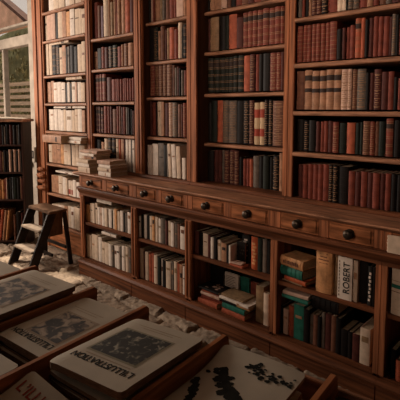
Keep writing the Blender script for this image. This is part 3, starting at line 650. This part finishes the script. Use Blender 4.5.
g0 = [[bm.verts.new((v.co.x, v.co.y, 1.4255)) for v in row] for row in g1]
for j in range(8):
    for i in range(n): bm.faces.new((g1[j][i], g1[j][i+1], g1[j+1][i+1], g1[j+1][i])); bm.faces.new((g0[j][i], g0[j+1][i], g0[j+1][i+1], g0[j][i+1]))
for i in range(n): bm.faces.new((g1[0][i], g0[0][i], g0[0][i+1], g1[0][i+1])); bm.faces.new((g1[8][i], g1[8][i+1], g0[8][i+1], g0[8][i]))
for j in range(8): bm.faces.new((g1[j][0], g1[j+1][0], g0[j+1][0], g0[j][0])); bm.faces.new((g1[j][n], g0[j][n], g0[j+1][n], g1[j+1][n]))
cl = mesh_obj('folded_cloth', bm, WHITEP, None, True); cl.matrix_world = Mx; tag(cl, 'pale folded cloth spread over the top of the dark left bookshelf', 'cloth')
for where, z, rows in [
 ('dark open bookshelf|top row', 1.1455, 'bkl -775 60 220;brl -715 50 215;mrl -665 45 210;bkl -620 60 225;brl -560 50 215;bkl -510 55 220;mrl -455 50 220;brl -405 45 225;bkl -360 55 222;brl -305 28 215;mrl -277 30 210;bkl -247 34 220;gyl -213 12 205;bkl -201 40 225;mrl -161 36 222;bkl -125 48 222;gyp -77 12 215;bkl -65 40 220'),
 ('dark open bookshelf|second row', .8355, 'mrl -775 60 240;brl -715 50 235;bkl -665 55 250;tnl -610 50 250;mrl -560 60 250;bkl -500 55 250;brl -445 45 245;mrl -400 50 250;bkl -350 45 250;bkl -305 30 250;mrl -275 28 240;dtl -247 14 225;bkl -233 30 250;bkl -203 26 240;pkl -177 32 255;bkl -145 18 240;pkl -127 34 255;bkl -93 20 240;pkl -73 26 255;bkl -47 24 240'),
 ('dark open bookshelf|third row', .5255, 'otl -775 70 230;brl -705 50 235;rrl -655 60 250;bkl -595 60 240;tnl -535 50 250;bkl -485 55 250;mrl -430 50 240;otl -380 60 230;otl -320 50 230;otl -270 32 225;rdl -238 22 240;pkl -216 12 250;bkl -204 26 230;bkl -178 30 250;blp -148 10 250;gnl -138 44 250;bkl -94 34 248;pkl -60 14 255;mrl -46 22 245'),
 ('dark open bookshelf|bottom row', .0505, 'rdl -770 60 330;orl -700 50 350;brl -640 50 340;rrl -580 55 350;bkl -515 60 330;mrl -445 60 340;orl -370 38 360 7;rrl -325 34 360 7;tnl -285 30 350 7;otl -248 26 350 7;brl -150 26 300;bkl -120 50 330;mrl -68 30 320')]:
    shelf_of_books(where, .012, z, rows, M=Mx, dmax=.20)
# pale switch box fixed on the jamb
sb = thing('switch_box', 'small pale switch box on the light jamb left of the bookcase', 'switch', (-5.475, WB-.0505, .86))
box('case', -.045, .045, -.03, 0, 0, .19, WHITEP, sb, .004)
box('rocker', -.018, .018, -.037, -.0305, .06, .13, MATS['book_gy'], sb, .002)
box('dark_surround', -.030, .030, -.0325, -.0302, .045, .145, MATS['book_bk'], sb, 0)

# ------------------------------------------------------------------ step stool
st = thing('step_stool', 'wooden step stool with two pale treads standing in the sunny corner', 'stool', (-4.16, -.12, 0))
def lx(x): return x+4.16
def ly(y): return y+.12
SEATZ = .55
bm = bmesh.new(); bx(bm, lx(-4.40), lx(-3.965), ly(-.135), ly(.06), SEATZ-.028, SEATZ, .006); mesh_obj('seat', bm, SEATM, st)
for xx in (-4.375, -3.985):
    bm = bmesh.new(); beam(bm, (lx(xx), ly(-.33), -.012), (lx(xx), ly(-.100), SEATZ-.0285), .024, .095); mesh_obj('stringer', bm, BLK, st)
    bm = bmesh.new(); beam(bm, (lx(xx+(.115 if xx > -4.1 else -.0)), ly(.03), -.012), (lx(xx), ly(.035), SEATZ-.0285), .024, .040); mesh_obj('rear_leg', bm, BLK, st)
bm = bmesh.new(); prism = [(-4.0, 0)]
a = [(-.075, .30), (.018, .30), (.012, SEATZ-.030), (-.072, SEATZ-.030)]
prism_x(bm, [(ly(-.135), .30), (ly(.010), .30), (ly(.012), SEATZ-.030), (ly(-.070), SEATZ-.030)], lx(-3.992), lx(-3.980)); mesh_obj('side_panel', bm, SEATM, st)
for z, y0, y1 in ((.375, -.235, -.115), (.185, -.315, -.185)):
    bm = bmesh.new(); bx(bm, lx(-4.362), lx(-3.998), ly(y0), ly(y1), z-.022, z, .004); mesh_obj('tread', bm, STEPM, st)
for z, ya in ((.16, .02), (.09, -.10)):
    bm = bmesh.new(); bx(bm, lx(-4.362), lx(-3.94) if z > .1 else lx(-3.998), ly(ya)-.012, ly(ya)+.012, z, z+.028, .002); mesh_obj('crossbar', bm, BLK, st)

# ------------------------------------------------------------------ display table with tray compartments
TA = math.radians(5.5)
TM = Matrix.Translation((-1.165, -1.3, 0)) @ Matrix.Rotation(TA, 4, 'Z')
tb = thing('display_table', 'wooden display table divided into trays for magazines, in the foreground', 'table'); tb.matrix_world = TM
UX0, UX1, V0, V1 = -1.04, 1.02, -.98, .03
bm = bmesh.new(); prism_z(bm, [(UX0, V0), (UX1, V0), (UX1, .050), (.310, .050), (.310, -.075), (UX0, -.075)], .665, .69); mesh_obj('tray_floor', bm, TRAY, tb)
for u in (-1.03, -.70, -.303, -.022, .318, .664, 1.01):
    bm = bmesh.new()
    e = .035 if u > .3 else V1-.004
    prism = [(V0+.02, .6905), (e-.02, .6905), (e, .715), (e, .790), (V1-.002, .838), (V1-.014, .850), (V0+.02, .850)]
    prism_x(bm, prism, u-.007, u+.007); mesh_obj('divider', bm, TRAY, tb)
box('far_rim', .326, UX1, .036, .050, .6905, .800, WOODW, tb); box('near_rim', UX0, UX1, V0, V0+.018, .6905, .850, TRAY, tb)
for u in (UX0+.05, UX1-.05):
    for v in (V0+.05, -.115): box('leg', u-.03, u+.03, v-.03, v+.03, -.02, .664, TRAY, tb)
box('apron', UX0+.08, UX1-.08, -.125, -.105, .58, .664, TRAY, tb)

def engraving():
    m, nt, b = newmat('engraved_picture'); N = nt.nodes; L = nt.links
    tc = N.new('ShaderNodeTexCoord'); n = N.new('ShaderNodeTexNoise'); n.inputs['Scale'].default_value = 48; n.inputs['Detail'].default_value = 7; n.inputs['Distortion'].default_value = .6
    L.new(tc.outputs['Object'], n.inputs['Vector']); cr = N.new('ShaderNodeValToRGB'); e = cr.color_ramp.elements
    e[0].position = .50; e[0].color = (.008, .009, .006, 1); e[1].position = .68; e[1].color = (.36, .33, .25, 1)
    q = cr.color_ramp.elements.new(.57); q.color = (.05, .052, .038, 1)
    L.new(n.outputs['Fac'], cr.inputs['Fac']); L.new(cr.outputs['Color'], b.inputs['Base Color']); b.inputs['Roughness'].default_value = .7
    return m
def engraving_light():
    m, nt, b = newmat('pale_engraved_picture'); N = nt.nodes; L = nt.links
    tc = N.new('ShaderNodeTexCoord'); n = N.new('ShaderNodeTexNoise'); n.inputs['Scale'].default_value = 26; n.inputs['Detail'].default_value = 5; n.inputs['Distortion'].default_value = .9
    L.new(tc.outputs['Object'], n.inputs['Vector']); cr = N.new('ShaderNodeValToRGB'); e = cr.color_ramp.elements
    e[0].position = .46; e[0].color = (.016, .012, .009, 1); e[1].position = .60; e[1].color = (.40, .31, .22, 1)
    q = cr.color_ramp.elements.new(.50); q.color = (.14, .10, .07, 1)
    L.new(n.outputs['Fac'], cr.inputs['Fac']); L.new(cr.outputs['Color'], b.inputs['Base Color']); b.inputs['Roughness'].default_value = .7
    return m
ENG = engraving(); ENGL = engraving_light()
PBORD = mat_basic('picture_border', (.30, .27, .19), .7, .1, 30); FAINT = mat_basic('faint_print', (.36, .28, .20), .7, .1, 30)
def sheet(w, l, zf, thick, nx=20, ny=22, r=.012, flat_top=True):
    """magazine body: local x 0..w, y 0..l, top surface at zf(x, y)"""
    bm = bmesh.new(); T = []; B = []
    for j in range(ny+1):
        a = []; c = []
        for i in range(nx+1):
            x = w*i/nx; y = l*j/ny
            cx = min(x, w-x); cy = min(y, l-y)
            if cx < r and cy < r:
                k = .35*(r-max(cx, cy)); x += k*(1 if x < w/2 else -1); y += k*(1 if y < l/2 else -1)
            z = zf(x, y); a.append(bm.verts.new((x, y, z))); c.append(bm.verts.new((x, y, z-thick)))
        T.append(a); B.append(c)
    for j in range(ny):
        for i in range(nx):
            f = bm.faces.new((T[j][i], T[j][i+1], T[j+1][i+1], T[j+1][i])); f.smooth = flat_top is False
            bm.faces.new((B[j][i], B[j+1][i], B[j+1][i+1], B[j][i+1])).material_index = 1
    ring = [(0, i) for i in range(nx)] + [(j, nx) for j in range(ny)] + [(ny, i) for i in range(nx, 0, -1)] + [(j, 0) for j in range(ny, 0, -1)]
    for k in range(len(ring)):
        (a, b), (c, d) = ring[k], ring[(k+1) % len(ring)]
        bm.faces.new((T[a][b], B[a][b], B[c][d], T[c][d])).material_index = 1
    return bm
def patch(name, x0, x1, y0, y1, zf, off, mat, par, n=8):
    bm = bmesh.new(); g = [[bm.verts.new((x0+(x1-x0)*i/n, y0+(y1-y0)*j/n, zf(x0+(x1-x0)*i/n, y0+(y1-y0)*j/n)+off)) for i in range(n+1)] for j in range(n+1)]
    for j in range(n):
        for i in range(n): bm.faces.new((g[j][i], g[j][i+1], g[j+1][i+1], g[j+1][i]))
    return mesh_obj(name, bm, mat, par)
def magazine(label, u0, v0, w, l, ztop, thick, rz=0, zf=None, title=None, tmat=None, flip=True, pic=None, picmat=None, group=None, tsize=.036, ty=None, tx=None, cover=None):
    zf = zf or (lambda x, y: 0.0)
    t = thing('magazine', label, 'magazine', group=group)
    t.matrix_world = TM @ Matrix.Translation((u0, v0, ztop)) @ Matrix.Rotation(math.radians(rz), 4, 'Z')
    mesh_obj('page_block', sheet(w, l, zf, thick), [cover or PAPER, PAPERE], t)
    if title:
        o = text_mesh('title', title, tsize, tmat or INK, t, (0, 0, 0), (0, 0, 0), 1, .0002, .0006)
        wd = max(v.co.x for v in o.data.vertices) - min(v.co.x for v in o.data.vertices)
        s = (w*.80)/wd if flip else 1.0
        yy = ty if ty is not None else .048
        xx = tx if tx is not None else w/2
        for v in o.data.vertices:
            x, y, z = v.co; x *= s; y *= 1.0
            if flip: x, y = -x, -y
            v.co = (xx+x, yy+y, zf(xx+x, yy+y)+.0010+z)
    if pic:
        x0, x1, y0, y1 = pic
        patch('picture_border', x0-.008, x1+.008, y0-.008, y1+.008, zf, .0006, PBORD if picmat is ENG else FAINT, t)
        patch('cover_picture', x0, x1, y0, y1, zf, .0011, picmat or ENG, t)
        patch('printed_lines', w*.3, w*.72, y1+.030, y1+.033, zf, .0007, FAINT, t, 3); patch('printed_lines', w*.2, w*.8, y1+.043, y1+.046, zf, .0007, FAINT, t, 3)
        patch('printed_lines', w*.2, w*.8, y0-.022, y0-.018, zf, .0007, FAINT, t, 3)
    return t
def pile(where, u0, v0, w, l, ztop, n, seed):
    rr = random.Random(seed); z = ztop; th = (ztop-.6915)/n
    for k in range(n):
        du, dv = rr.uniform(-.004, .005), rr.uniform(-.009, .006)
        t = thing('magazine', '%s magazine down, %s' % (ORD[k+1], where), 'magazine', group='magazines under %s' % where.split('pile ')[-1])
        t.matrix_world = TM @ Matrix.Translation((u0+du, v0+dv, z)) @ Matrix.Rotation(math.radians(rr.uniform(-.6, .6)), 4, 'Z')
        r2 = rr.uniform(.0, .002)
        mesh_obj('page_block', sheet(w-rr.uniform(0, .006), l-rr.uniform(0, .006), lambda x, y: 0.0, th-.0006, 6, 6), [PAPER, PAPERE], t)
        mesh_obj('cover_edge', sheet_edge(w-.004, l-.004, th), MATS['book_br'] if k % 2 else MATS['book_bk'], t)
        z -= th
def sheet_edge(w, l, th):
    bm = bmesh.new(); bx(bm, .004, w-.004, -.0012, l-.004, -th*.62, -th*.50); return bm
TW = 'L\u2019ILLUSTRATION'
magazine('central magazine titled L\u2019Illustration, dark green-black engraving on its cover, topmost of its pile', .022, -.412, .284, .345, .850, .020, 1.8,
         lambda x, y: .017*(1-y/.34) + .04*x - .006*(1-min(1, x/.05))**2 - .004*(1-min(1, y/.05))**2, TW, INK, True, (.047, .225, .108, .262), ENG, ty=.066)
pile('pile under the central engraved magazine', .020, -.412, .278, .342, .828, 6, 1)
magazine('second magazine titled L\u2019Illustration, left of the centre one, paler brown engraving', -.290, -.390, .255, .345, .838, .016, 0,
         lambda x, y: -.008*(1-min(1, x/.05))**2 - .004*(1-min(1, y/.05))**2, TW, INK, True, (.070, .222, .070, .224), ENGL, tsize=.034)
pile('pile under the paler engraved magazine', -.288, -.392, .251, .340, .8205, 5, 2)
magazine('magazine at the left edge with brown engraving, one compartment left of the pale one', -.622, -.405, .300, .355, .872, .020, 0,
         lambda x, y: -.006*(1-min(1, x/.05))**2, TW, INK, True, (.055, .250, .085, .262), ENGL)
pile('pile under the left edge magazine', -.620, -.403, .295, .350, .8495, 6, 3)
magazine('partly seen magazine in the leftmost tray, upper left of the table', -.995, -.40, .275, .36, .845, .02)
pile('pile in the leftmost tray', -.993, -.398, .27, .352, .8245, 4, 4)
magazine('pale magazine sliver in front of the second titled one, at left edge', -.288, -.83, .245, .375, .842, .016)
pile('pile nearest the left edge', -.286, -.828, .24, .37, .8255, 4, 5)
magazine('magazine with red L\u2019Illustration title in the lower left corner, curled', .0, -.79, .262, .345, .795, .012, 0,
         lambda x, y: .030*max(0, (y-.18)/.165)**2 - .020*(x/.26)**2 + .018*(1-x/.26)**2, TW, INKR, False, None, None, tsize=.044, ty=.300, tx=.175)
pile('pile under the red titled magazine', .0, -.79, .262, .335, .762, 4, 6)
zf4 = lambda x, y: .014*math.sin(math.pi*min(1, max(0, x/.31))) + .028*(max(0, (y-.24)/.14))**2*(1-x/.31) - .004 + .022*(x/.268)**2
m4 = magazine('large curled sheet with dark plant print, lower right tray', .334, -.395, .268, .385, .812, .010, 0, zf4)
bm = bmesh.new(); rr = random.Random(11)
def blobs(path, rad, n, jit):
    for k in range(n):
        f = rr.random()*(len(path)-1); i = int(f); f -= i
        x = path[i][0]*(1-f)+path[i+1][0]*f + rr.gauss(0, jit); y = path[i][1]*(1-f)+path[i+1][1]*f + rr.gauss(0, jit)
        r = rad*rr.uniform(.5, 1.2); x = min(.262-r, max(.008+r, x)); y = min(.370-r, max(.01, y)); a0 = rr.random()*6
        vs = [bm.verts.new((x+r*rr.uniform(.6, 1.2)*math.cos(a0+a), y+r*rr.uniform(.5, 1.1)*math.sin(a0+a), zf4(x, y)+.0016+.00003*(k % 20))) for a in (0, .9, 1.8, 2.7, 3.6, 4.5, 5.4)]
        bm.faces.new(vs)
blobs([(.01, .225), (.05, .17), (.08, .09)], .011, 50, .004)
blobs([(.045, .285), (.10, .245), (.15, .20), (.19, .15)], .013, 90, .010)
blobs([(.12, .335), (.17, .32), (.25, .315)], .008, 60, .009)
mesh_obj('printed_plant', bm, INK, m4)
pile('pile under the large plant print', .336, -.393, .268, .38, .792, 5, 7)
magazine('added black magazine standing for shade in the right tray beside the plant print', .690, -.42, .285, .40, .822, .014, 0, cover=MATS['book_bk'])  # black cover added to paint the shade inside the right tray
pile('pile in the dark right tray', .692, -.418, .28, .39, .8075, 4, 8)  # pile added below the black cover to keep this tray dark

# ------------------------------------------------------------------ light
def area(name, loc, target, sx, sy, power, col):
    l = bpy.data.lights.new(name, 'AREA'); l.shape = 'RECTANGLE'; l.size = sx; l.size_y = sy; l.energy = power; l.color = col
    o = bpy.data.objects.new(name, l); COL.objects.link(o); o.location = loc
    o.rotation_euler = (Vector(target)-Vector(loc)).to_track_quat('-Z', 'Y').to_euler(); return o
area('left_window_daylight', (-6.3, -1.55, 1.95), (-3.9, .1, 1.25), 1.5, 1.9, 160, (1, .84, .71))
f = area('added_front_fill', (-1.7, -4.2, 2.7), (-1.5, .2, 2.15), 1.6, .8, 10, (1, .74, .58)); f.data.spread = math.radians(52)  # unseen fill added to brighten the upper shelves
area('room_fill', (-3.6, -4.6, 3.1), (-2.6, -1.0, .8), 2.6, 1.2, 4.5, (1, .80, .66))
sun = bpy.data.lights.new('sun', 'SUN'); sun.energy = 5.0; sun.angle = .03; sun.color = (1, .86, .70)
so = bpy.data.objects.new('sun', sun); COL.objects.link(so); so.rotation_euler = Vector((.82, -.36, -3.4)).to_track_quat('-Z', 'Y').to_euler()
w = bpy.data.worlds.new('world'); sc.world = w; w.use_nodes = True
bg = w.node_tree.nodes['Background']; bg.inputs[0].default_value = (.62, .53, .46, 1); bg.inputs[1].default_value = 1.05
